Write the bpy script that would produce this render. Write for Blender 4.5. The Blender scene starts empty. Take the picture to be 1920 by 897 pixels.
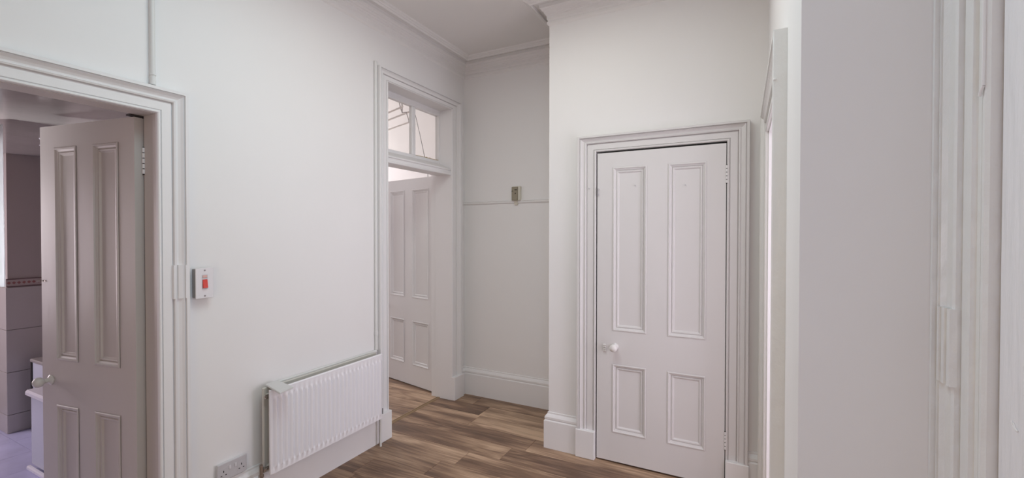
import bpy, bmesh, math, random
from mathutils import Vector, Matrix
random.seed(7)
S = bpy.context.scene
COL = S.collection

# ------------------------------------------------------------------ camera
cd = bpy.data.cameras.new('camera'); cam = bpy.data.objects.new('camera', cd); COL.objects.link(cam)
cd.sensor_width = 36.0; cd.lens = 36.0 * 837.15 / 1920.0; cd.clip_start = 0.02
_y, _p, _r = math.radians(27.309), math.radians(-0.679), math.radians(0.0555)
fw = Vector((-math.sin(_y) * math.cos(_p), math.cos(_y) * math.cos(_p), math.sin(_p)))
rt = Vector((math.cos(_y), math.sin(_y), 0)); up = rt.cross(fw)
rt2 = rt * math.cos(_r) + up * math.sin(_r); up2 = -rt * math.sin(_r) + up * math.cos(_r)
cam.matrix_world = Matrix(((rt2.x, up2.x, -fw.x, 2.2874), (rt2.y, up2.y, -fw.y, 0.0), (rt2.z, up2.z, -fw.z, 1.475), (0, 0, 0, 1)))
S.camera = cam

# ------------------------------------------------------------------ world, lights, exposure
w = bpy.data.worlds.new('world'); S.world = w; w.use_nodes = True
w.node_tree.nodes['Background'].inputs[0].default_value = (0.8, 0.88, 1.0, 1)
w.node_tree.nodes['Background'].inputs[1].default_value = 0.4
S.view_settings.view_transform = 'Standard'; S.view_settings.look = 'None'
S.view_settings.gamma = 1.0; S.view_settings.use_curve_mapping = False
S.view_settings.exposure = 0.0

def area(name, loc, target, sx, sy, power, color):
    ld = bpy.data.lights.new(name, 'AREA'); ld.shape = 'RECTANGLE'; ld.size = sx; ld.size_y = sy
    ld.energy = power; ld.color = color
    o = bpy.data.objects.new(name, ld); COL.objects.link(o); o.location = loc
    o.rotation_euler = (Vector(target) - Vector(loc)).to_track_quat('-Z', 'Y').to_euler()
    return o
area('hall_skylight', (1.30, 1.72, 2.98), (1.30, 1.72, 0), 1.0, 0.9, 11.4, (1.0, 1.0, 0.90))
area('hall_top_fill', (1.30, 1.0, 2.98), (1.30, 1.0, 0), 1.0, 0.4, 8.8, (0.52, 0.87, 1.0))  # added overhead fill to balance the hall, not a second skylight
area('hall_rear_fill', (1.3, -2.7, 1.7), (1.3, 2.0, 1.6), 1.6, 1.8, 9.0, (1.0, 0.72, 0.80))  # added fill behind the camera; the rear wall has no window
area('hall_warm_fill', (1.9, -1.0, 1.2), (0.3, 2.0, 0.8), 1.0, 1.6, 6.5, (1.0, 0.78, 0.35))  # added warm fill hanging free behind the camera, no real fitting
area('hall_side_fill', (2.66, -0.1, 1.3), (0.0, 1.9, 1.0), 0.6, 1.8, 6.8, (0.42, 0.60, 1.0))  # added cool fill to brighten the left wall; no window modelled there
area('kitchen_window_light', (-3.15, 0.2, 1.3), (-1.5, 0.9, 1.0), 1.4, 1.2, 43, (0.98, 0.86, 0.93))
area('curtain_fill', (-1.25, .10, .80), (-1.2, .84, 1.62), .3, .4, 2.8, (0.96, 0.98, 1.0)).data.spread = math.radians(60)  # added lamp aimed up from below to whiten the curtain
area('far_room_window_light', (-4.05, 4.1, 2.0), (-1.0, 4.5, 2.0), 1.4, 1.8, 91, (0.97, 0.955, 1.0))
area('side_room_window_light', (4.0, 2.05, 1.3), (0.0, 2.0, 0.8), 1.0, 1.8, 33, (0.89, 0.86, 1.0))

# ------------------------------------------------------------------ materials
def mat(name, color, rough=0.5, metal=0.0, bump=0.0, bscale=30.0, vary=0.0, vscale=3.0, stretch=None, spec=0.5):
    m = bpy.data.materials.new(name); m.use_nodes = True
    N = m.node_tree.nodes; L = m.node_tree.links; b = N['Principled BSDF']
    b.inputs['Roughness'].default_value = rough; b.inputs['Metallic'].default_value = metal
    b.inputs['Specular IOR Level'].default_value = spec
    b.inputs['Base Color'].default_value = (*color, 1)
    g = N.new('ShaderNodeNewGeometry'); mp = N.new('ShaderNodeMapping'); L.new(g.outputs['Position'], mp.inputs['Vector'])
    if stretch: mp.inputs['Scale'].default_value = stretch
    if vary > 0:
        n = N.new('ShaderNodeTexNoise'); n.inputs['Scale'].default_value = vscale; n.inputs['Detail'].default_value = 4
        r = N.new('ShaderNodeMapRange'); r.inputs['To Min'].default_value = 1 - vary; r.inputs['To Max'].default_value = 1 + vary * 0.3
        x = N.new('ShaderNodeMix'); x.data_type = 'RGBA'; x.blend_type = 'MULTIPLY'; x.inputs['Factor'].default_value = 1
        L.new(mp.outputs[0], n.inputs['Vector']); L.new(n.outputs['Fac'], r.inputs['Value'])
        x.inputs[6].default_value = (*color, 1); L.new(r.outputs[0], x.inputs[7]); L.new(x.outputs[2], b.inputs['Base Color'])
    if bump > 0:
        n2 = N.new('ShaderNodeTexNoise'); n2.inputs['Scale'].default_value = bscale; n2.inputs['Detail'].default_value = 6
        bp = N.new('ShaderNodeBump'); bp.inputs['Strength'].default_value = 1.0; bp.inputs['Distance'].default_value = bump
        L.new(mp.outputs[0], n2.inputs['Vector']); L.new(n2.outputs['Fac'], bp.inputs['Height']); L.new(bp.outputs[0], b.inputs['Normal'])
    return m
M = {}
M['wall'] = mat('matt_white_wall', (0.88, 0.86, 0.855), 0.75, bump=0.0012, bscale=9, vary=0.02, vscale=2, spec=0.3)
M['ceiling'] = mat('matt_white_ceiling', (0.87, 0.84, 0.825), 0.85, bump=0.0008, bscale=14, vary=0.03, spec=0.2)
M['cornice'] = mat('white_plaster', (0.87, 0.845, 0.835), 0.7, bump=0.001, bscale=40, spec=0.3)
M['gloss'] = mat('white_gloss_paint', (0.85, 0.83, 0.83), 0.5, spec=0.3, bump=0.0006, bscale=22, vary=0.02, stretch=(1, 1, 0.35))
M['gloss_rough'] = mat('thick_brushed_gloss_paint', (0.90, 0.885, 0.91), 0.36, bump=0.0045, bscale=45, vary=0.02, stretch=(1, 1, 0.16))
M['gloss_darker'] = mat('slightly_darker_gloss', (0.75, 0.725, 0.72), 0.5, spec=0.3, bump=0.0006, bscale=22, vary=0.02, stretch=(1, 1, 0.35))  # same finish as the white gloss, only a darker base colour
M['lumpy'] = mat('lumpy_gloss_paint', (0.84, 0.83, 0.815), 0.3, bump=0.004, bscale=28, stretch=(1, 1, 0.7))
M['door_dim'] = mat('shaded_white_gloss', (0.64, 0.585, 0.55), 0.4, bump=0.0008, bscale=20, vary=0.04, stretch=(1, 1, 0.3))  # white gloss with the shade of the doorway put into its colour
M['radiator'] = mat('white_enamel', (0.88, 0.86, 0.89), 0.3)
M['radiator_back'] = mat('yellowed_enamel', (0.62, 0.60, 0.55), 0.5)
M['pipe'] = mat('painted_pipe', (0.76, 0.755, 0.74), 0.4, bump=0.0006, bscale=60)
M['chrome'] = mat('tarnished_metal', (0.45, 0.40, 0.36), 0.3, 1.0, bump=0.001, bscale=90)
M['steel'] = mat('satin_steel', (0.76, 0.74, 0.75), 0.42, 0.15, bump=0.0004, bscale=120)
M['steel_side'] = mat('grey_back_box', (0.36, 0.33, 0.32), 0.5, 0.3)
M['brass'] = mat('dull_brass', (0.40, 0.29, 0.18), 0.45, 0.6, bump=0.0005, bscale=80)
M['red'] = mat('red_plastic', (0.70, 0.05, 0.03), 0.25)
M['neon'] = mat('pale_red_lens', (0.75, 0.45, 0.40), 0.2)
M['black'] = mat('black_hole', (0.015, 0.012, 0.012), 0.6)
M['screw'] = mat('screw_metal', (0.28, 0.26, 0.26), 0.4, 0.8)
M['plastic'] = mat('white_plastic', (0.72, 0.70, 0.72), 0.35)
M['plastic_dim'] = mat('grey_plastic', (0.58, 0.56, 0.58), 0.35)
M['beige'] = mat('aged_beige_plastic', (0.34, 0.30, 0.22), 0.5, vary=0.25, vscale=40)
M['cream'] = mat('cream_plastic', (0.70, 0.66, 0.57), 0.5)
M['china'] = mat('white_china', (0.80, 0.77, 0.75), 0.12)
M['china_dim'] = mat('cream_china', (0.74, 0.70, 0.64), 0.12)
M['dark'] = mat('dark_inside_and_gap_shade', (0.05, 0.04, 0.04), 0.9)
M['tile'] = mat('beige_wall_tile', (0.50, 0.46, 0.44), 0.25, vary=0.08, vscale=5, bump=0.0005, bscale=12)
M['tile_border'] = mat('border_tile', (0.44, 0.36, 0.34), 0.3)
M['terracotta'] = mat('terracotta_motif', (0.28, 0.11, 0.10), 0.4)
M['tile_dark'] = mat('dark_border_edge', (0.16, 0.10, 0.10), 0.4)
M['grout'] = mat('grout', (0.22, 0.19, 0.18), 0.9)
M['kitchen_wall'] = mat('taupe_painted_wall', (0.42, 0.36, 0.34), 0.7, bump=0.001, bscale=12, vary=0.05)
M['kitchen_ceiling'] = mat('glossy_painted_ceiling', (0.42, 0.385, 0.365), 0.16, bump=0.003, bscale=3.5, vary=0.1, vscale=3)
M['slate'] = mat('mottled_blue_floor_tile', (0.62, 0.61, 0.86), 0.28, vary=0.35, vscale=6, bump=0.001, bscale=10)
M['far_wall'] = mat('pale_pink_wall', (0.86, 0.82, 0.80), 0.8, vary=0.05, vscale=2.5, spec=0.2)
M['bath'] = mat('pale_blue_white_panel', (0.62, 0.64, 0.72), 0.25)
M['bath_rim'] = mat('white_rim', (0.90, 0.88, 0.95), 0.15)
M['bracket'] = mat('grey_iron', (0.50, 0.46, 0.45), 0.5)
M['airer_wood'] = mat('pale_grey_wood', (0.74, 0.67, 0.63), 0.6)
M['cord'] = mat('dark_cord', (0.06, 0.05, 0.05), 0.8)
M['putty'] = mat('old_putty', (0.50, 0.40, 0.26), 0.8, bump=0.002, bscale=60)
M['board'] = mat('white_painted_board', (0.70, 0.69, 0.68), 0.5, bump=0.0008, bscale=50)

def glass_mat():
    m = bpy.data.materials.new('window_glass'); m.use_nodes = True
    N = m.node_tree.nodes; L = m.node_tree.links; N.remove(N['Principled BSDF'])
    t = N.new('ShaderNodeBsdfTransparent'); g = N.new('ShaderNodeBsdfGlossy'); g.inputs['Roughness'].default_value = 0.02
    t.inputs[0].default_value = (0.97, 0.97, 0.96, 1)
    x = N.new('ShaderNodeMixShader'); x.inputs[0].default_value = 0.05
    L.new(t.outputs[0], x.inputs[1]); L.new(g.outputs[0], x.inputs[2])
    L.new(x.outputs[0], N['Material Output'].inputs[0]); return m
M['glass'] = glass_mat()

def sheer_mat():
    m = bpy.data.materials.new('sheer_curtain'); m.use_nodes = True
    N = m.node_tree.nodes; L = m.node_tree.links; N.remove(N['Principled BSDF'])
    d = N.new('ShaderNodeBsdfDiffuse'); t = N.new('ShaderNodeBsdfTranslucent'); x = N.new('ShaderNodeMixShader')
    d.inputs[0].default_value = t.inputs[0].default_value = (0.95, 0.95, 0.97, 1); x.inputs[0].default_value = 0.5
    L.new(d.outputs[0], x.inputs[1]); L.new(t.outputs[0], x.inputs[2]); L.new(x.outputs[0], N['Material Output'].inputs[0]); return m
M['sheer'] = sheer_mat()

def wood_mat():
    m = bpy.data.materials.new('oak_laminate'); m.use_nodes = True
    N = m.node_tree.nodes; L = m.node_tree.links; b = N['Principled BSDF']
    g = N.new('ShaderNodeNewGeometry'); oi = N.new('ShaderNodeObjectInfo')
    mul = N.new('ShaderNodeVectorMath'); mul.operation = 'SCALE'; mul.inputs['Scale'].default_value = 37.0
    comb = N.new('ShaderNodeCombineXYZ')
    for i in range(3): L.new(oi.outputs['Random'], comb.inputs[i])
    L.new(comb.outputs[0], mul.inputs[0])
    add = N.new('ShaderNodeVectorMath'); add.operation = 'ADD'
    L.new(g.outputs['Position'], add.inputs[0]); L.new(mul.outputs[0], add.inputs[1])
    def mapped(sc):
        p = N.new('ShaderNodeMapping'); p.inputs['Scale'].default_value = sc; L.new(add.outputs[0], p.inputs['Vector']); return p
    # broad wavy bands (cathedral grain)
    p1 = mapped((0.55, 4.2, 1)); n1 = N.new('ShaderNodeTexNoise'); n1.inputs['Scale'].default_value = 2.3; n1.inputs['Detail'].default_value = 2; n1.inputs['Distortion'].default_value = 0.5
    L.new(p1.outputs[0], n1.inputs['Vector'])
    m1 = N.new('ShaderNodeMath'); m1.operation = 'MULTIPLY'; m1.inputs[1].default_value = 38.0; L.new(n1.outputs['Fac'], m1.inputs[0])
    s1 = N.new('ShaderNodeMath'); s1.operation = 'SINE'; L.new(m1.outputs[0], s1.inputs[0])
    # blotches
    p2 = mapped((0.9, 5.0, 1)); n2 = N.new('ShaderNodeTexNoise'); n2.inputs['Scale'].default_value = 1.6; n2.inputs['Detail'].default_value = 3
    L.new(p2.outputs[0], n2.inputs['Vector'])
    # fine fibres
    p3 = mapped((2.0, 60.0, 1)); n3 = N.new('ShaderNodeTexNoise'); n3.inputs['Scale'].default_value = 2.0; n3.inputs['Detail'].default_value = 4
    L.new(p3.outputs[0], n3.inputs['Vector'])
    def madd(src, k, other):
        q = N.new('ShaderNodeMath'); q.operation = 'MULTIPLY_ADD'; q.inputs[1].default_value = k; L.new(src, q.inputs[0])
        if isinstance(other, float): q.inputs[2].default_value = other
        else: L.new(other, q.inputs[2])
        return q.outputs[0]
    v = madd(s1.outputs[0], 0.12, -1.24)
    v = madd(n2.outputs['Fac'], 2.1, v); v = madd(n3.outputs['Fac'], 0.95, v); v = madd(oi.outputs['Random'], 0.42, v)
    cr = N.new('ShaderNodeValToRGB'); e = cr.color_ramp.elements
    e[0].position = 0.0; e[0].color = (0.125, 0.070, 0.044, 1); e[1].position = 1.0; e[1].color = (0.57, 0.39, 0.26, 1)
    x = cr.color_ramp.elements.new(0.35); x.color = (0.225, 0.134, 0.084, 1)
    x = cr.color_ramp.elements.new(0.65); x.color = (0.36, 0.232, 0.148, 1)
    L.new(v, cr.inputs[0]); L.new(cr.outputs[0], b.inputs['Base Color'])
    b.inputs['Roughness'].default_value = 0.42
    bp = N.new('ShaderNodeBump'); bp.inputs['Distance'].default_value = 0.0006; L.new(n3.outputs['Fac'], bp.inputs['Height']); L.new(bp.outputs[0], b.inputs['Normal'])
    return m
M['wood'] = wood_mat()

# ------------------------------------------------------------------ geometry helpers
def box(bm, a, b, bev=0.0):
    x0, y0, z0 = a; x1, y1, z1 = b
    tb = bmesh.new(); r = bmesh.ops.create_cube(tb, size=1)
    bmesh.ops.scale(tb, vec=(abs(x1 - x0), abs(y1 - y0), abs(z1 - z0)), verts=tb.verts)
    bmesh.ops.translate(tb, vec=((x0 + x1) / 2, (y0 + y1) / 2, (z0 + z1) / 2), verts=tb.verts)
    if bev > 0: bmesh.ops.bevel(tb, geom=tb.edges[:] , offset=bev, segments=1, affect='EDGES', profile=0.5)
    merge(bm, tb)
def merge(bm, tb):
    me = bpy.data.meshes.new('t'); tb.to_mesh(me); bm.from_mesh(me); bpy.data.meshes.remove(me); tb.free()
def cyl(bm, a, b, r, n=16, r2=None, cap=True):
    a = Vector(a); b = Vector(b); d = b - a
    tb = bmesh.new(); bmesh.ops.create_cone(tb, cap_ends=cap, segments=n, radius1=r, radius2=r if r2 is None else r2, depth=d.length)
    q = Vector((0, 0, 1)).rotation_difference(d.normalized())
    bmesh.ops.transform(tb, matrix=Matrix.Translation((a + b) / 2) @ q.to_matrix().to_4x4(), verts=tb.verts); merge(bm, tb)
def lathe(bm, prof, origin, axis, n=24):
    """prof: (distance along axis, radius)"""
    q = Vector((0, 0, 1)).rotation_difference(Vector(axis).normalized()); o = Vector(origin); rings = []
    for t, r in prof:
        rings.append([bm.verts.new(o + q @ Vector((max(r, 1e-5) * math.cos(2 * math.pi * i / n), max(r, 1e-5) * math.sin(2 * math.pi * i / n), t))) for i in range(n)])
    for A, B in zip(rings, rings[1:]):
        for i in range(n): bm.faces.new((A[i], A[(i + 1) % n], B[(i + 1) % n], B[i]))
    bm.faces.new(rings[0][::-1]); bm.faces.new(rings[-1])
def tube(bm, pts, r, n=8):
    for a, b in zip(pts, pts[1:]): cyl(bm, a, b, r, n)
def quads(bm, rows, closed=False):
    V = [[bm.verts.new(p) for p in row] for row in rows]
    for A, B in zip(V, V[1:]):
        k = len(A)
        for i in range(k if closed else k - 1):
            j = (i + 1) % k
            try: bm.faces.new((A[i], A[j], B[j], B[i]))
            except ValueError: pass
    return V
def obj(name, bm, m, parent=None, smooth=False):
    bmesh.ops.recalc_face_normals(bm, faces=bm.faces)
    me = bpy.data.meshes.new(name); bm.to_mesh(me); bm.free(); me.materials.append(m)
    if smooth:
        for p in me.polygons: p.use_smooth = True
        try: me.set_sharp_from_angle(angle=math.radians(35))
        except Exception: pass
    o = bpy.data.objects.new(name, me); COL.objects.link(o)
    if parent: o.parent = parent
    return o
def tag(o, label=None, cat=None, group=None, kind=None):
    if label: o['label'] = label
    if cat: o['category'] = cat
    if group: o['group'] = group
    if kind: o['kind'] = kind
    return o
def empty(name, loc=(0, 0, 0), rz=0.0):
    o = bpy.data.objects.new(name, None); COL.objects.link(o); o.location = loc; o.rotation_euler = (0, 0, rz); o.empty_display_size = 0.05
    return o
def boxes(name, m, lst, parent=None, bev=0.0):
    bm = bmesh.new()
    for a, b in lst: box(bm, a, b, bev)
    return obj(name, bm, m, parent)
def struct(o, label, cat): return tag(o, label, cat, kind='structure')

def sweep_plan(name, prof, path, side, m, parent=None, cap=True):
    """prof: (offset from wall, z); path: xy list; side=+1 offsets to the left of travel"""
    P = [Vector(p) for p in path]; rings = []
    for i, p in enumerate(P):
        ns = []
        if i > 0: d = (P[i] - P[i - 1]).normalized(); ns.append(Vector((-d.y, d.x)) * side)
        if i < len(P) - 1: d = (P[i + 1] - P[i]).normalized(); ns.append(Vector((-d.y, d.x)) * side)
        if len(ns) == 2:
            b = (ns[0] + ns[1]).normalized(); n = b / b.dot(ns[0])
        else: n = ns[0]
        rings.append([(p.x + n.x * o, p.y + n.y * o, z) for o, z in prof])
    bm = bmesh.new(); V = quads(bm, rings, closed=True)
    if cap: bm.faces.new(V[0][::-1]); bm.faces.new(V[-1])
    return obj(name, bm, m, parent)

# architrave: (u outward 0..1, h) ; widths scaled separately
ARCH = [(0, 0), (0, .015), (.03, .019), (.075, .019), (.105, .016), (.11, .009), (.14, .009), (.15, .014), (.47, .014), (.48, .008), (.515, .008), (.53, .022),
        (.585, .025), (.61, .019), (.67, .021), (.75, .027), (.82, .035), (.835, .029), (.865, .029), (.88, .039), (.985, .039), (1.0, .036), (1.0, 0)]
def architrave(parent, fn, a0, a1, H, wl, wr, wt, zb0=0.0, zb1=0.0, m=None, prof=ARCH, legs=(1, 1)):
    """fn(a, z, h)->xyz ; a0/a1 inner edges; leg widths wl, wr ; head width wt"""
    m = m or M['gloss']
    s = 1 if a1 > a0 else -1
    R = [[fn(a0 - s * u * wl, zb0, h) for u, h in prof], [fn(a0 - s * u * wl, H + u * wt, h) for u, h in prof],
         [fn(a1 + s * u * wr, H + u * wt, h) for u, h in prof], [fn(a1 + s * u * wr, zb1, h) for u, h in prof]]
    out = []
    for nm, i in (('architrave_leg', 0), ('architrave_head', 1), ('architrave_leg', 2)):
        if i == 0 and not legs[0] or i == 2 and not legs[1]: continue
        bm = bmesh.new(); V = quads(bm, [R[i], R[i + 1]], closed=True)
        bm.faces.new(V[0][::-1]); bm.faces.new(V[1]); out.append(obj(nm, bm, m, parent))
    return out

PM = [(0, -.0015), (.004, -.004), (.009, -.004), (.012, .001), (.019, .004), (.023, .010), (.026, .005), (.033, .006), (.037, .011), (.040, .013)]
def panelled_door(root, W, z0, z1, panels, m, thick=0.04):
    """local x: free edge 0 -> hinge W, front face y=0 facing -y"""
    xs = sorted({0, W, *[p[0] for p in panels], *[p[1] for p in panels]})
    # stiles and rails as boxes split on the panel grid
    pz = sorted({(p[2], p[3]) for p in panels}); px = sorted({(p[0], p[1]) for p in panels})
    cols = [(0, px[0][0])] + [(px[i][1], px[i + 1][0]) for i in range(len(px) - 1)] + [(px[-1][1], W)]
    for i, (a, b) in enumerate((cols[0], cols[-1])):
        boxes('stile', m, [((a, 0, z0), (b, thick, z1))], root)
    rails = [(z0, pz[0][0])] + [(pz[i][1], pz[i + 1][0]) for i in range(len(pz) - 1)] + [(pz[-1][1], z1)]
    for a, b in rails: boxes('rail', m, [((cols[0][1], 0, a), (cols[-1][0], thick, b))], root)
    for a, b in pz: boxes('muntin', m, [((cols[1][0], 0, a), (cols[1][1], thick, b))], root)
    for (x0, x1, a, b) in panels:
        p = boxes('panel', m, [((x0 - .0, .0128, a - .0), (x1 + .0, .028, b + .0))], root)
        rings = [[(x0 + u, d, a + u), (x1 - u, d, a + u), (x1 - u, d, b - u), (x0 + u, d, b - u)] for u, d in PM]
        bm = bmesh.new(); quads(bm, rings, closed=True); obj('moulding', bm, m, p)
def knob(root, x, z, m, r=.026, rose=.024):
    bm = bmesh.new()
    lathe(bm, [(0, rose), (.004, rose), (.008, rose * .75), (.012, .011), (.026, .010), (.031, r * .62), (.038, r * .92), (.048, r), (.058, r * .90), (.065, r * .6), (.068, r * .2), (.0685, 0)], (x, -.0005, z), (0, -1, 0))
    return obj('knob', bm, m, root, True)
def hinge(root, x, y, z, h=.10, m=None, r=.006):
    bm = bmesh.new(); k = 5
    for i in range(k):
        a = z + h * i / k; cyl(bm, (x, y, a + .0018), (x, y, a + h / k - .0018), r * .85, 10)
    box(bm, (x - .022, y + .003, z), (x - .001, y + .0055, z + h))
    o = obj('hinge', bm, m or M['gloss'], root)
    bm = bmesh.new(); cyl(bm, (x, y, z - .002), (x, y, z + h + .002), r * .6, 8); obj('pin', bm, M['black'], o)  # black core put in as painted shade between the knuckles
    return o

# ================================================================== SETTING
H3 = 3.045
X2, Yc, Yb, Xc = 2.408, 2.85, 3.468, 1.103
Y2 = 1.257; X3 = 2.70
# left wall, with the two door openings
boxes('wall_left', M['wall'], [
    ((-.14, -2.8, 0), (0, .262, H3)), ((-.14, .262, 2.012), (0, 1.034, H3)), ((-.14, 1.034, 0), (0, 2.442, H3)),
    ((-.14, 2.442, 2.575), (0, 3.262, H3)), ((-.14, 3.262, 0), (0, 3.6, H3))])
struct(bpy.data.objects['wall_left'], 'long white wall with the two doorways and the radiator', 'wall')
struct(boxes('wall_back', M['wall'], [((0, Yb, 0), (Xc + .1, Yb + .12, H3))]), 'narrow white wall at the end of the recess, with the picture rail', 'wall')
bmw = [((Xc, Yc, 0), (1.434, Yc + .10, H3)), ((2.2065, Yc, 0), (X2 + .12, Yc + .10, H3)), ((1.434, Yc, 2.012), (2.2065, Yc + .10, H3)), ((Xc, Yc + .1, 0), (Xc + .1, Yb, H3))]
struct(boxes('wall_cupboard', M['wall'], bmw), 'white wall that projects forward and holds the four-panel cupboard door', 'wall')
struct(boxes('wall_right', M['wall'], [((X2, Y2 + .1, 0), (X2 + .15, 1.745, H3)), ((X2, 1.745, 2.002), (X2 + .15, 2.65, H3)), ((X2, 2.65, 0), (X2 + .15, Yc, H3)),
    ]), 'narrow white wall right of the cupboard, seen almost edge on, with a doorway', 'wall')
struct(boxes('wall_nib', M['wall'], [((X2, Y2, 0), (X3 + .1, Y2 + .1, H3)), ]), 'plain grey-shaded wall facing the camera between two doorways', 'wall')
struct(boxes('wall_near', M['wall'], [((X3, 1.109, 0), (X3 + .12, Y2, H3)), ((X3, -2.8, 0), (X3 + .12, .30, H3)), ((X3, .30, 2.0), (X3 + .12, 1.109, H3))]), 'white wall at the right edge that holds the nearest door', 'wall')
struct(boxes('wall_rear', M['wall'], [((-.14, -2.9, 0), (X3 + .12, -2.8, H3))]), 'white hall wall behind the camera', 'wall')
struct(boxes('ceiling', M['ceiling'], [((-.14, -2.9, H3), (X3 + .12, 3.6, H3 + .1))]), 'flat off-white ceiling above the hall', 'ceiling')

# cupboard interior
struct(boxes('wall_cupboard_inside', M['dark'], [((1.36, Yc + .62, 0), (2.28, Yc + .66, 2.1)), ((1.36, Yc + .10, 0), (1.40, Yc + .62, 2.1)), ((2.24, Yc + .10, 0), (2.28, Yc + .62, 2.1)), ((1.36, Yc + .10, 2.06), (2.28, Yc + .62, 2.1)), ((1.40, Yc + .005, -.0), (2.24, Yc + .62, .004))]), 'dark inside of the shut cupboard, seen through the gap round its door', 'wall')

# floor planks
fl = boxes('floor', M['grout'], [((-4.2, -2.9, -.10), (X3 + .12, 5.2, -.012))])
struct(fl, 'brown oak-look laminate plank floor', 'floor')
PW = 0.1838
def planks(x0, x1, y0, y1, parent, butts, seed):
    rr = random.Random(seed); k0 = math.floor((y0 - 2.35) / PW); k = k0
    while 2.35 + k * PW < y1:
        a = 2.35 + k * PW; b = a + PW; a2 = max(a, y0); b2 = min(b, y1)
        if b2 - a2 > .01:
            ref = butts.get(k, x0 + rr.random() * 1.2); x = ref
            while x > x0: x -= 1.21
            while x < x1:
                c, d = max(x, x0), min(x + 1.21, x1)
                if d - c > .01:
                    bm = bmesh.new(); box(bm, (c + .0007, a2 + .0006, -.012), (d - .0007, b2 - .0006, 0), .0012); obj('plank', bm, M['wood'], parent)
                x += 1.21
        k += 1
planks(-.125, X3, .35, 3.468, fl, {0: .66, -1: .56, 1: .887, 2: .984, 3: .41, 4: .39, 5: .22, 6: .365}, 3)
planks(-2.6, -.125, 2.3, 4.9, fl, {}, 11)

# skirting boards
SK = [(0, .0), (.026, .0), (.026, .188), (.020, .193), (.017, .196), (.022, .201), (.022, .214), (.014, .226), (.006, .234), (.006, .243), (0, .246)]
def baseboard(name, path, side, label):
    return struct(sweep_plan(name, SK, path, side, M['gloss']), label, 'baseboard')
baseboard('baseboard_back', [(0, 3.39), (0, Yb), (Xc, Yb), (Xc, Yc), (1.318, Yc)], -1, 'tall white moulded skirting board round the recess and the projecting corner')
baseboard('baseboard_left', [(0, 1.16), (0, 2.343)], -1, 'tall white skirting board below the radiator and the socket')
baseboard('baseboard_right', [(2.322, Yc), (X2, Yc), (X2, 2.765)], -1, 'short piece of white skirting in the corner right of the cupboard')
baseboard('baseboard_nib', [(X2, 1.62), (X2, Y2), (X3, Y2)], 1, 'white skirting board at the foot of the grey-shaded wall')

# cornice
CO = [(0, 2.895), (.006, 2.900), (.013, 2.908), (.013, 2.922), (.008, 2.926), (.008, 2.934), (.014, 2.940), (.014, 2.962), (.020, 2.966), (.022, 2.974), (.028, 2.978), (.032, 2.988), (.040, 2.992), (.044, 3.002), (.055, 3.007),
      (.055, 3.030), (.094, 3.034), (.094, 3.018), (.102, 3.016), (.108, 3.020), (.112, 3.027), (.118, 3.027), (.124, 3.033), (.136, 3.036), (.142, H3), (0, H3)]
struct(sweep_plan('trim_cornice', CO, [(0, -2.8), (0, Yb), (Xc, Yb), (Xc, Yc), (X2, Yc), (X2, Y2), (X3, Y2), (X3, -2.8)], -1, M['cornice']), 'moulded plaster cornice with a shadow groove running round the ceiling', 'cornice')

boxes('paper_edge', M['wall'], [((.001, Yb - .0025, 1.768), (Xc - .001, Yb, 1.862))], bpy.data.objects['wall_back'])
# picture rail on the back wall
PR = [(0, 1.738), (.006, 1.740), (.011, 1.746), (.013, 1.752), (.009, 1.757), (.014, 1.761), (.012, 1.766), (0, 1.768)]
struct(sweep_plan('trim_picture_rail', PR, [(0, 3.39), (0, Yb), (Xc, Yb)], -1, M['wall']), 'thin white rail across the back wall behind the beige box', 'rail')

# ------------------------------------------------------------------ doorway 1 (near left)
fnL = lambda a, z, h: (h, a, z)
t = empty('trim_1', (0, 1.026, 0)); struct(t, 'moulded white architrave round the left doorway to the small dark room', 'architrave')
t.location = (0, 0, 0)
architrave(t, fnL, .27, 1.026, 2.002, .118, .114, .110)
# old keep patch let into the architrave
bm = bmesh.new()
def patch_block(bm, uh, y0, x0, z0, z1, sx=1):
    A_ = [(x0, y0 + uh[0][0])] + [(x0 + sx * h, y0 + u) for u, h in uh] + [(x0, y0 + uh[-1][0])]
    V = quads(bm, [[(a, b, z0) for a, b in A_], [(a, b, z1) for a, b in A_]], closed=True)
    bm.faces.new(V[0][::-1]); bm.faces.new(V[1])
patch_block(bm, [(.053, .020), (.054, .027), (.061, .028), (.063, .021), (.069, .022), (.071, .029), (.086, .036), (.088, .030), (.094, .030), (.096, .039), (.100, .040)], 1.026, .0, 1.180, 1.332)
tag(obj('patch', bm, M['gloss'], t), 'short replaced piece of moulding beside the switch')
# door lining with stop
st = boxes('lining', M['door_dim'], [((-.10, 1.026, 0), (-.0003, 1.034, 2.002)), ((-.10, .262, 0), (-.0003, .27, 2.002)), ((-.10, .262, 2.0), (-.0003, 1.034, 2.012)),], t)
boxes('gap_shade_strip', M['dark'], [((-.120, 1.0275, .003), (-.101, 1.0335, 1.998))], t)  # dark strip painting the shade in the gap between leaf and jamb
boxes('gap_shade_strip', M['dark'], [((-.135, .975, 1.9945), (-.101, 1.026, 2.0015))], t)  # same painted shade for the gap under the head
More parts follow.
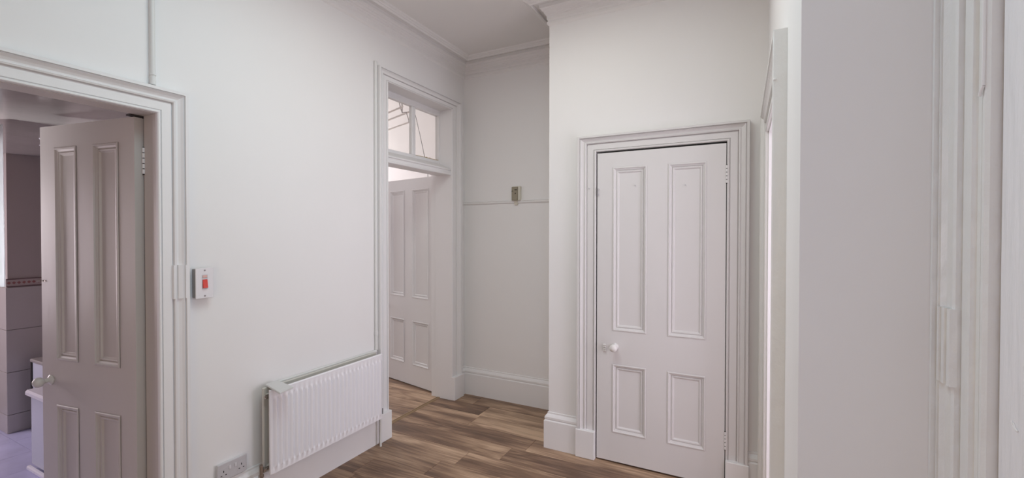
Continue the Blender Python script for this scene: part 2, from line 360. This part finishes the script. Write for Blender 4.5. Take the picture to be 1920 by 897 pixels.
# ------------------------------------------------------------------ doorway 2 (far left with transom)
t2 = empty('trim_2'); struct(t2, 'moulded white architrave round the tall far doorway with the glazed fanlight', 'architrave')
architrave(t2, fnL, 2.455, 3.249, 2.565, .104, .134, .086, zb1=.0)
boxes('plinth_block', M['gloss'], [((0, 3.247, 0), (.046, 3.392, .205))], t2, .003)
boxes('plinth_block', M['gloss'], [((0, 2.35, 0), (.044, 2.458, .20))], t2, .003)
boxes('lining', M['gloss'], [((-.16, 3.249, 0), (-.0003, 3.262, 2.565)), ((-.16, 2.442, 0), (-.0003, 2.455, 2.565)), ((-.16, 2.442, 2.565), (-.0003, 3.262, 2.575)),
      ((-.22, 3.262, 0), (-.13, 3.30, 2.02)), ((-.22, 2.40, 0), (-.13, 2.442, 2.02))], t2)
tb = bmesh.new()
prof = [(-.16, 1.995), (.004, 1.988), (.008, 1.992), (.008, 2.004), (.002, 2.008), (.002, 2.026), (.010, 2.032), (.010, 2.040), (-.004, 2.050), (-.02, 2.052), (-.135, 2.108), (-.16, 2.108)]
V = quads(tb, [[(x, 2.455, z) for x, z in prof], [(x, 3.249, z) for x, z in prof]], closed=True); tb.faces.new(V[0][::-1]); tb.faces.new(V[1])
obj('transom_bar', tb, M['gloss'], t2)
wn = empty('window_1'); struct(wn, 'two-pane fanlight over the far door', 'window')
XG = -.135
boxes('window_frame', M['gloss'], [((XG - .02, 2.455, 2.095), (XG + .02, 3.249, 2.122)), ((XG - .02, 2.455, 2.520), (XG + .02, 3.249, 2.565)), ((XG - .02, 2.455, 2.122), (XG + .02, 2.52, 2.520)), ((XG - .02, 3.236, 2.122), (XG + .02, 3.249, 2.520))], wn)
boxes('glazing_bar', M['gloss'], [((XG - .018, 2.877, 2.122), (XG + .018, 2.922, 2.520))], wn, .004)
for a, b in ((2.52, 2.877), (2.922, 3.236)): boxes('pane', M['glass'], [((XG - .002, a, 2.122), (XG + .002, b, 2.520))], wn)
bm = bmesh.new()
for i in range(14):
    y = 2.93 + i * .0215; box(bm, (XG + .002, y, 2.120), (XG + .012 + random.random() * .006, y + .0215, 2.127 + random.random() * .006))
tag(obj('putty', bm, M['putty'], wn), 'crumbling yellowed putty along the lower right pane')

# ------------------------------------------------------------------ cupboard doorway
fnB = lambda a, z, h: (a, Yc - h, z)
t3 = empty('trim_3'); struct(t3, 'moulded white architrave round the closed cupboard door', 'architrave')
architrave(t3, fnB, 1.4392, 2.2065, 2.0075, .123, .115, .104, zb0=.0, zb1=.0, m=M['gloss_darker'])
boxes('plinth_block', M['gloss'], [((1.310, Yc - .044, 0), (1.439, Yc, .184))], t3, .003)
boxes('plinth_block', M['gloss'], [((2.207, Yc - .044, 0), (2.328, Yc, .176))], t3, .003)
bm = bmesh.new(); cyl(bm, (1.391, Yc - .012, 1.772), (1.391, Yc - .020, 1.772), .005, 8); tag(obj('nail_stub', bm, M['plastic_dim'], t3), 'painted nail stub left of the door')
d3 = empty('door_3', (1.4475, Yc - .0145, 0)); struct(d3, 'closed white four-panel cupboard door with a round white knob', 'door')
PN = [(.101, .314, .198, .640), (.438, .653, .198, .640), (.101, .314, .853, 1.900), (.438, .653, .853, 1.900)]
panelled_door(d3, .755, .012, 1.995, PN, M['gloss_darker'])
knob(d3, .120, .752, M['china'], .025, .023)
bm = bmesh.new(); box(bm, (.042, -.004, .714), (.060, 0, .764), .002)
for i in range(4): box(bm, (.040, -.010, .718 + i * .012), (.062, -.003, .725 + i * .012), .002)
tag(obj('escutcheon', bm, M['china'], d3), 'small ribbed keyhole cover beside the knob')
for z in (1.765, .232): hinge(d3, .7575, -.002, z, .105)
bm = bmesh.new(); cyl(bm, (.008, -.001, 1.765), (.008, -.014, 1.765), .004, 8); cyl(bm, (.006, -.010, 1.765), (.006, -.010, 1.725), .0025, 8); box(bm, (.002, -.005, 1.72), (.012, 0, 1.735))
tag(obj('hook', bm, M['plastic_dim'], d3), 'painted-over cabin hook remains')
for x, z in ((.240, 1.778), (.535, 1.768)):
    bm = bmesh.new(); cyl(bm, (x, .011, z), (x, .006, z), .0035, 8); obj('pin', bm, M['plastic_dim'], d3)

# ------------------------------------------------------------------ right doorway, seen edge on
fnR = lambda a, z, h: (X2 - h * 1.02, a, z)
t4 = empty('trim_4'); struct(t4, 'thick lumpy painted architrave of the doorway right of the cupboard, seen edge on', 'architrave')
architrave(t4, fnR, 2.650, 1.745, 2.002, .113, .119, .113, m=M['lumpy'])
boxes('lining', M['gloss'], [((X2 - .004, 2.642, 0), (X2 + .30, 2.652, 2.002)), ((X2 - .004, 1.743, 0), (X2 + .15, 1.753, 2.002)), ((X2 - .004, 1.743, 1.996), (X2 + .15, 2.652, 2.006))], t4)
# small paint blister on the edge
bm = bmesh.new(); lathe(bm, [(0, .005), (.003, .004), (.005, .001)], (2.374, 1.6262, 1.96), (0, -1, 0), 10); tag(obj('paint_blob', bm, M['gloss'], t4), 'raised blob of paint')

# ------------------------------------------------------------------ nearest doorway (right edge)
YN = 1.109
ARN = [(0, 0), (0, .018), (.03, .024), (.09, .024), (.12, .019), (.15, .012), (.19, .012), (.20, .019), (.28, .020), (.29, .028), (.50, .029), (.51, .022), (.545, .022), (.555, .036),
       (.60, .039), (.625, .033), (.70, .032), (.80, .038), (.85, .046), (.86, .041), (.885, .041), (.895, .048), (.915, .048), (.92, .044), (.935, .044), (.94, .055), (.992, .056), (1.0, .054), (1.0, 0)]
fnN = lambda a, z, h: (X3 - h, a, z)
t5 = empty('trim_5'); struct(t5, 'thickly painted grey-white architrave at the right edge of the view', 'architrave')
architrave(t5, fnN, YN, .30, 2.0, .148, .148, .12, m=M['lumpy'], prof=ARN)
bm = bmesh.new()
patch_block(bm, [(.078, .034), (.080, .045), (.091, .046), (.093, .038), (.100, .039), (.102, .047), (.112, .048), (.114, .040), (.118, .040), (.120, .050), (.128, .050)], YN, X3, 1.17, 1.325, -1)
tag(obj('patch', bm, M['lumpy'], t5), 'rough replaced length of moulding in the near architrave')
tube_pts = [(X3 - .026, YN + .006, z) for z in (2.0, 1.80, 1.745)] + [(X3 - .028, YN + .011, 1.735), (X3 - .028, YN + .014, 1.728)]
bm = bmesh.new(); tube(bm, tube_pts, .0028, 8); tag(obj('paint_run', bm, M['gloss'], t5), 'long white run of paint down the bead')
d5 = empty('door_5', (X3 - .004, YN - .006, 0), -math.pi / 2); struct(d5, 'thick brush-marked white door at the right edge of the view', 'door')
panelled_door(d5, .797, .010, 1.995, [(.105, .325, .198, .640), (.455, .69, .198, .640), (.105, .325, .853, 1.90), (.455, .69, .853, 1.90)], M['gloss_rough'])
bm = bmesh.new()
for k in range(2): tube(bm, [(.044 + k * .006, -.001, 1.158 - k * .001), (.050 + k * .006, -.0015, 1.152 - k * .001), (.060 + k * .003, -.001, 1.147)], .0014, 6)
tag(obj('scratch', bm, M['gloss'], d5), 'small scratch standing up in the paint')

# ------------------------------------------------------------------ room behind the right doorway
struct(boxes('wall_side_room', M['far_wall'], [((2.558, 2.655, 0), (4.2, 2.76, 2.6)), ((4.1, 1.3, 0), (4.2, 2.76, 2.6)), ((2.81, 1.36, 0), (4.2, 1.42, 2.6)), ((2.558, 1.36, 2.6), (4.2, 2.76, 2.7)), ((2.52, 1.36, -.03), (4.2, 2.76, -.0125))]), 'pale walls of the room through the right doorway', 'wall')

# ------------------------------------------------------------------ far left room
struct(boxes('wall_far_room', M['far_wall'], [((-4.2, 5.1, 0), (-.14, 5.2, 3.6)), ((-4.2, 1.55, 0), (-4.1, 5.1, 3.6)), ((-4.1, 1.55, 0), (-.14, 1.65, 3.6)), ((-4.2, 1.55, 3.6), (-.14, 5.2, 3.7)), ((-.16, 3.6, 0), (-.06, 5.2, 3.6))]), 'pale pinkish walls of the bright room through the far doorway', 'wall')

def norm(v): 
    L_ = math.hypot(*v); return (v[0] / L_, v[1] / L_)
# door 2 : leaf ajar into the far room, hinged on the right
A = (-.200, 3.312); B = (-.985, 3.4745)
W2 = math.hypot(A[0] - B[0], A[1] - B[1])
d2 = empty('door_2', (B[0], B[1], 0), math.atan2(A[1] - B[1], A[0] - B[0])); struct(d2, 'white four-panel door standing open into the bright room under the fanlight', 'door')
x = lambda s: W2 - s
panelled_door(d2, W2, .010, 2.004, [(x(.700), x(.470), .204, .634), (x(.353), x(.107), .204, .634), (x(.700), x(.470), .855, 1.900), (x(.353), x(.107), .855, 1.900)], M['gloss'])
knob(d2, x(.745), .752, M['china'], .024, .022)
for z in (1.74, .20): hinge(d2, W2 + .012, -.006, z, .11)

# door 1 : leaf wide open into the kitchen, hinged on the right
A = (-.100, .990); B = (-.752, .881)
W1 = math.hypot(A[0] - B[0], A[1] - B[1])
d1 = empty('door_1', (B[0], B[1], 0), math.atan2(A[1] - B[1], A[0] - B[0])); struct(d1, 'white four-panel door standing open into the small dark room on the left', 'door')
x = lambda s: W1 - s
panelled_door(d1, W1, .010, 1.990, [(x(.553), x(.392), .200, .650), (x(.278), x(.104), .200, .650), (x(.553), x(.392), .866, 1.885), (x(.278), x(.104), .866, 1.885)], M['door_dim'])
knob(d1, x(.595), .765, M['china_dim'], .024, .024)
for z in (1.74, .20): hinge(d1, W1 + .006, .034, z, .12, M['gloss'], .007)
bm = bmesh.new(); cyl(bm, (.0, -.004, 1.243), (-.014, -.010, 1.243), .0045, 8)
for k in (.014, .030): cyl(bm, (k, .001, 1.243), (k, -.003, 1.243), .0035, 8)
tag(obj('catch_stub', bm, M['chrome'], d1), 'remains of a metal catch at the free edge')

# ------------------------------------------------------------------ dark little room on the left
KC = 2.06
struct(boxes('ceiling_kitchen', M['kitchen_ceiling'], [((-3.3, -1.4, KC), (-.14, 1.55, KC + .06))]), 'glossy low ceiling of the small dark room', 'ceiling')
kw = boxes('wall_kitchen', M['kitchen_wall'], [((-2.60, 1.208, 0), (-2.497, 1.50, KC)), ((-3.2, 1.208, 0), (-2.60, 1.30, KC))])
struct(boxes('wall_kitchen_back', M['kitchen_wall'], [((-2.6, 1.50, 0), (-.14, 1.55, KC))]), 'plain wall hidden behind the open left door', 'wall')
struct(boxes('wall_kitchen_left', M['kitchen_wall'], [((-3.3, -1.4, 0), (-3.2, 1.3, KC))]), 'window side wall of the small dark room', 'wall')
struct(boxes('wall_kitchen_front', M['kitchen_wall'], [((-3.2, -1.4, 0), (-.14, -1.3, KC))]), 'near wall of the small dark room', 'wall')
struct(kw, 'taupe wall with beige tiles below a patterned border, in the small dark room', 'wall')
rows = [(0, .137), (.137, .450), (.450, .763), (.763, 1.076)]
for a, b in rows:
    for y in (1.198, 1.403):
        y1 = min(y + .205, 1.50)
        bm = bmesh.new(); box(bm, (-2.500, y + .001, a + .0015), (-2.487, y1 - .001, b - .0015), .0012); obj('tile', bm, M['tile'], kw)
    for xx in (-2.70, -2.913, -3.126):
        bm = bmesh.new(); box(bm, (xx + .0015, 1.196, a + .0015), (xx + .2115, 1.210, b - .0015), .0012); obj('tile', bm, M['tile'], kw)
for y in (1.198, 1.403):
    y1 = min(y + .205, 1.50)
    f = boxes('border_tile', M['tile_border'], [((-2.500, y, 1.078), (-2.488, y1 - .001, 1.140))], kw)
    boxes('border_line', M['tile_dark'], [((-2.488, y, 1.078), (-2.485, y1 - .001, 1.086)), ((-2.488, y, 1.132), (-2.485, y1 - .001, 1.140))], f)
    bm = bmesh.new(); yy = y + .014
    while yy < y1 - .012:
        cyl(bm, (-2.489, yy, 1.109), (-2.4865, yy, 1.109), .011, 4); yy += .026
    obj('border_motif', bm, M['terracotta'], f)
fk = boxes('floor_kitchen', M['grout'], [((-3.3, -1.4, -.011), (-.13, 1.55, -.006))])
struct(fk, 'mottled blue-grey tiled floor of the small dark room', 'floor')
for i in range(10):
    for j in range(9):
        xx = -3.2 + i * .305; y = -1.3 + j * .31
        bm = bmesh.new(); box(bm, (xx + .001, y + .001, -.006), (min(xx + .304, -.13), min(y + .309, 1.5), 0), .0008); obj('tile', bm, M['slate'], fk)
# bath / boxed unit behind the open door
b = empty('bath', (-1.69, 1.07, 0)); tag(b, 'low pale blue-white bath panel with a bright rim, mostly behind the left door', 'bath')
boxes('panel', M['bath'], [((.03, .02, .03), (1.2, .39, .462))], b, .004)
boxes('rim', M['bath_rim'], [((.016, -.004, .462), (1.22, .40, .500))], b, .010)
boxes('base_trim', M['bath_rim'], [((.022, -.002, .0), (1.21, .02, .026))], b, .006)
b = empty('storage_box', (-2.40, 1.30, 0)); tag(b, 'dark-topped grey box standing behind the bath in the dark room', 'box')
boxes('body', M['bath'], [((.02, .0, .0), (.40, .19, .520))], b, .004)
boxes('lid', M['steel_side'], [((.0, -.01, .520), (.42, .195, .545))], b, .006)
boxes('edge_strip', M['black'], [((-.0, -.006, .0), (.02, .01, .520))], b)
# sheer curtain put in for a bright white strip at the left edge
bm = bmesh.new(); rowsc = []
for j in range(9):
    z = 1.20 + j * (2.03 - 1.20) / 8
    rowsc.append([(-1.05 - i * .012, .833 + .012 * math.sin(i * .9) * (1 - .3 * j / 8) - .30 * i * .012, z) for i in range(60)])
quads(bm, rowsc); c = obj('curtain', bm, M['sheer'], None, True)
sm = c.modifiers.new('s', 'SOLIDIFY'); sm.thickness = .002
tag(c, 'sheer white curtain lit by an added lamp at the left edge of the view', 'curtain')
# little ceiling hook
bm = bmesh.new(); lathe(bm, [(0, .012), (.003, .013), (.012, .006), (.035, .006), (.045, .012), (.052, .006)], (-1.55, 1.12, KC), (0, 0, -1), 12)
tag(obj('ceiling_hook', bm, M['bath_rim'], None, True), 'tiny bright white fitting on the glossy dark ceiling above the open door', 'hook')

# ================================================================== THINGS
# brass threshold strip
bm = bmesh.new()
pr = [(-.019, 0), (-.017, .004), (-.007, .0075), (-.005, .003), (.004, .003), (.006, .0085), (.015, .006), (.019, 0)]
quads(bm, [[(-.135 + a, y, z) for a, z in pr] for y in (2.456, 3.30)])
tag(obj('threshold_strip', bm, M['brass']), 'ribbed brass threshold strip across the far doorway floor', 'threshold')

# radiator
R = empty('radiator', (.12, 1.474, .215)); tag(R, 'white fluted double-panel radiator on the left wall', 'radiator')
RW, RH = .812, .446
def rad_panel(name, xo, m, ridge):
    bm = bmesh.new(); nfl = 25; per = 10; nx = nfl * per; zz = [0, .004, .030, .036, .044, .054, .062, RH - .072, RH - .062, RH - .054, RH - .046, RH - .034, RH - .006, RH]
    rows_ = []
    for z in zz:
        f = 0 if z < .035 or z > RH - .045 else (.5 if z < .040 or z > RH - .050 else 1)
        edge = -.006 if z in (0, RH) else 0
        row = [(-.016, 0, z), (-.006 if not edge else -.010, 0, z)]
        for i in range(nx + 1):
            y = .012 + (RW - .024) * i / nx; ph = (i % per) / per
            s = .5 - .5 * math.cos(2 * math.pi * ph); s = s ** .75
            row.append((edge + (s * ridge - ridge * .5) * f if i not in (0, nx) else edge, y, z))
        row += [(-.006 if not edge else -.010, RW, z), (-.016, RW, z)]
        rows_.append([(a + xo, b_, c_) for a, b_, c_ in row])
    V = quads(bm, rows_)
    return obj(name, bm, m, R, True)
rad_panel('front_panel', 0, M['radiator'], .015)
boxes('front_panel_back', M['radiator_back'], [((-.017, .001, .001), (-.0155, RW - .001, RH - .001))], R)
boxes('rear_panel', M['radiator_back'], [((-.076, .0, .0), (-.058, RW, RH))], R, .003)
for yy in (.20, .58): boxes('bracket', M['radiator_back'], [((-.115, yy, .05), (-.076, yy + .03, .40))], R)
for z in (.030, RH - .040):
    for yy in (.022, RW - .022):
        bm = bmesh.new(); cyl(bm, (-.062, yy, z), (-.012, yy, z), .013, 12); obj('header_tube', bm, M['radiator_back'], R, True)
bm = bmesh.new(); cyl(bm, (-.037, .022, RH - .040), (-.037, -.006, RH - .040), .011, 12); cyl(bm, (-.037, -.006, RH - .040), (-.037, -.010, RH - .040), .006, 6)
obj('air_vent', bm, M['chrome'], R)
bm = bmesh.new(); cyl(bm, (-.037, .022, .030), (-.037, -.030, .030), .009, 12); cyl(bm, (-.037, -.012, .030), (-.037, -.024, .030), .014, 6)
cyl(bm, (-.037, -.030, .055), (-.037, -.030, .000), .010, 12); cyl(bm, (-.037, -.030, .010), (-.037, -.030, -.004), .013, 6); cyl(bm, (-.037, -.030, .045), (-.037, -.030, .062), .008, 10)
cyl(bm, (-.037, -.030, .0), (-.037, -.030, -.215), .0075, 12)
tag(obj('valve', bm, M['chrome'], R, True), 'tarnished metal valve and pipe at the lower left corner')
bm = bmesh.new(); cyl(bm, (-.037, RW - .022, .030), (-.037, RW + .032, .030), .009, 12); cyl(bm, (-.052, RW + .032, .045), (-.052, RW + .032, -.215), .0075, 12)
obj('valve', bm, M['pipe'], R, True)
bm = bmesh.new(); box(bm, (-.012, RW - .002, .030), (-.004, RW + .004, .068)); tag(obj('end_slot', bm, M['black'], R), 'small dark slot at the right end')

# board lying on the radiator
bm = bmesh.new(); pts = [(.036, 1.500), (.222, 1.452), (.204, 1.545), (.030, 1.575)]
lo = [bm.verts.new((a, b_, .6635)) for a, b_ in pts]; hi = [bm.verts.new((a, b_, .6725)) for a, b_ in pts]
bm.faces.new(lo[::-1]); bm.faces.new(hi)
for i in range(4): bm.faces.new((lo[i], lo[(i + 1) % 4], hi[(i + 1) % 4], hi[i]))
bmesh.ops.bevel(bm, geom=bm.edges[:], offset=.002, segments=2, affect='EDGES')
tag(obj('wooden_board', bm, M['board']), 'small white-painted board lying across the left end of the radiator', 'board')

# vertical pipe casing beside the far doorway
cs = empty('pipe_casing', (0, 2.338, .64)); tag(cs, 'slim white vertical pipe running down the wall beside the far doorway to the radiator', 'pipe')
bm = bmesh.new(); cyl(bm, (.010, 0, .02), (.010, 0, 2.035), .0115, 14); obj('pipe', bm, M['pipe'], cs, True)
bm = bmesh.new(); cyl(bm, (.010, 0, .120), (.010, 0, .150), .0135, 14); obj('collar', bm, M['pipe'], cs, True)
# horizontal pipe on the wall above the radiator
bm = bmesh.new(); tube(bm, [(.012, 1.55, .652), (.012, 2.334, .652)], .010, 12)
tag(obj('wall_pipe', bm, M['pipe'], None, True), 'horizontal painted pipe on the wall just above the radiator', 'pipe')
# upper pipe above the near doorway
cs = empty('conduit', (.012, 1.012, 2.120)); tag(cs, 'white vertical conduit coming down from the ceiling to the left doorway', 'conduit')
bm = bmesh.new(); cyl(bm, (0, 0, .006), (0, 0, .785), .0095, 14); box(bm, (-.012, -.009, .02), (0, .009, .785)); obj('tube', bm, M['pipe'], cs, True)
for a, b_ in ((0, .018), (.040, .045)):
    bm = bmesh.new(); cyl(bm, (0, 0, a), (0, 0, b_), .0115, 14); obj('end_collar', bm, M['pipe'], cs, True)

# isolator switch
sw = empty('wall_switch', (0, 1.204, 1.2405)); tag(sw, 'pale metal isolator switch plate with a red rocker, on the wall beside the left doorway', 'switch')
boxes('back_box', M['steel_side'], [((0, -.037, -.068), (.031, .037, .068))], sw, .002)
boxes('face_plate', M['steel'], [((.031, -.0395, -.0715), (.0355, .0395, .0715))], sw, .0015)
boxes('rocker_surround', M['plastic_dim'], [((.0355, -.0125, -.028), (.0365, .0125, .040))], sw)
bm = bmesh.new(); V = quads(bm, [[(.036, -.010, -.024), (.045, -.010, -.022), (.039, -.010, .016), (.036, -.010, .018)], [(.036, .010, -.024), (.045, .010, -.022), (.039, .010, .016), (.036, .010, .018)]], closed=True)
bm.faces.new(V[0][::-1]); bm.faces.new(V[1]); tag(obj('rocker', bm, M['red'], sw), 'red rocker')
boxes('neon_lens', M['neon'], [((.0365, -.010, .026), (.0385, .010, .037))], sw, .0008)
for z in (.060, -.060):
    bm = bmesh.new(); cyl(bm, (.035, .0, z), (.0368, .0, z), .0042, 12); obj('screw', bm, M['screw'], sw)
# double socket
so = empty('power_socket', (0, 1.335, .297)); tag(so, 'white double power socket low on the wall left of the radiator', 'socket')
boxes('back_box', M['plastic'], [((0, -.068, -.040), (.016, .068, .040))], so, .002)
boxes('face_plate', M['plastic_dim'], [((.016, -.073, -.043), (.023, .073, .043))], so, .003)
for s in (-1, 1):
    boxes('rocker', M['plastic'], [((.023, s * .014 - .005, .004), (.0265, s * .014 + .005, .022))], so, .001)
    cy = s * .044
    h = boxes('socket_outlet', M['plastic_dim'], [((.0225, cy - .021, -.030), (.0236, cy + .021, .018))], so)
    for ph in (((.0233, cy - .002, -.002), (.0241, cy + .002, .008)), ((.0233, cy - .0145, -.018), (.0241, cy - .0075, -.014)), ((.0233, cy + .0075, -.018), (.0241, cy + .0145, -.014))):
        boxes('pin_hole', M['black'], [ph], h)

# old box on the picture rail
th = empty('thermostat', (.549, Yb, 1.820)); tag(th, 'old beige and white wall box fixed over the rail on the back wall', 'thermostat')
boxes('body', M['cream'], [((-.036, -.030, -.058), (.040, 0, .064))], th, .003)
boxes('cover', M['beige'], [((-.037, -.040, -.058), (.020, -.030, .058))], th, .002)
boxes('slot', M['black'], [((-.008, -.042, .030), (.014, -.040, .036))], th); boxes('slot', M['black'], [((-.037, -.0415, .020), (-.022, -.040, .024))], th)
bm = bmesh.new(); cyl(bm, (.0, -.0395, .002), (.0, -.042, .002), .005, 10); obj('screw', bm, M['black'], th)
bm = bmesh.new(); box(bm, (-.024, -.016, -.095), (.008, 0, -.058), .003); obj('cable_entry', bm, M['cream'], th)

# clothes airer hanging in the far room
ai = empty('clothes_airer', (-.9, 3.45, 2.62)); tag(ai, 'pulley clothes airer of long rods hanging under the far room ceiling', 'clothes airer')
dv = Vector((-.940, .342, 0))
for k, e in enumerate(((-.412, 3.087), (-.457, 3.240), (-.700, 3.535))):
    bm = bmesh.new(); p0 = Vector((e[0] + .9, e[1] - 3.45, -.02)); cyl(bm, p0 - dv * .02, p0 + dv * 1.7, .0075, 12); obj('rod', bm, M['airer_wood'], ai, True)
bm = bmesh.new()
pts = [(-.40 + .9, 3.03 - 3.45, .06), (-.43 + .9, 3.09 - 3.45, -.02), (-.47 + .9, 3.16 - 3.45, -.045), (-.49 + .9, 3.24 - 3.45, -.02), (-.58 + .9, 3.38 - 3.45, -.05), (-.71 + .9, 3.53 - 3.45, -.02), (-.72 + .9, 3.58 - 3.45, .04)]
tube(bm, pts, .0045, 8)
cyl(bm, (-.47 + .9, 3.16 - 3.45, -.04), (-.47 + .9, 3.16 - 3.45, .10), .006, 8)
obj('bracket', bm, M['bracket'], ai, True)
bm = bmesh.new(); tube(bm, [(-.47 + .9, 3.16 - 3.45, .10), (-.47 + .9, 3.16 - 3.45, .58)], .003, 6); obj('hanging_cord', bm, M['cord'], ai)
bm = bmesh.new()
tube(bm, [(-.60, 3.50, 2.66), (-.585, 3.56, 2.45), (-.565, 3.62, 2.20), (-.555, 3.64, 2.10), (-.55, 3.65, 1.2), (-.55, 3.65, .9)], .0024, 6)
tag(obj('pull_cord', bm, M['cord']), 'thin dark cord slanting down behind the right fanlight pane', 'cord')
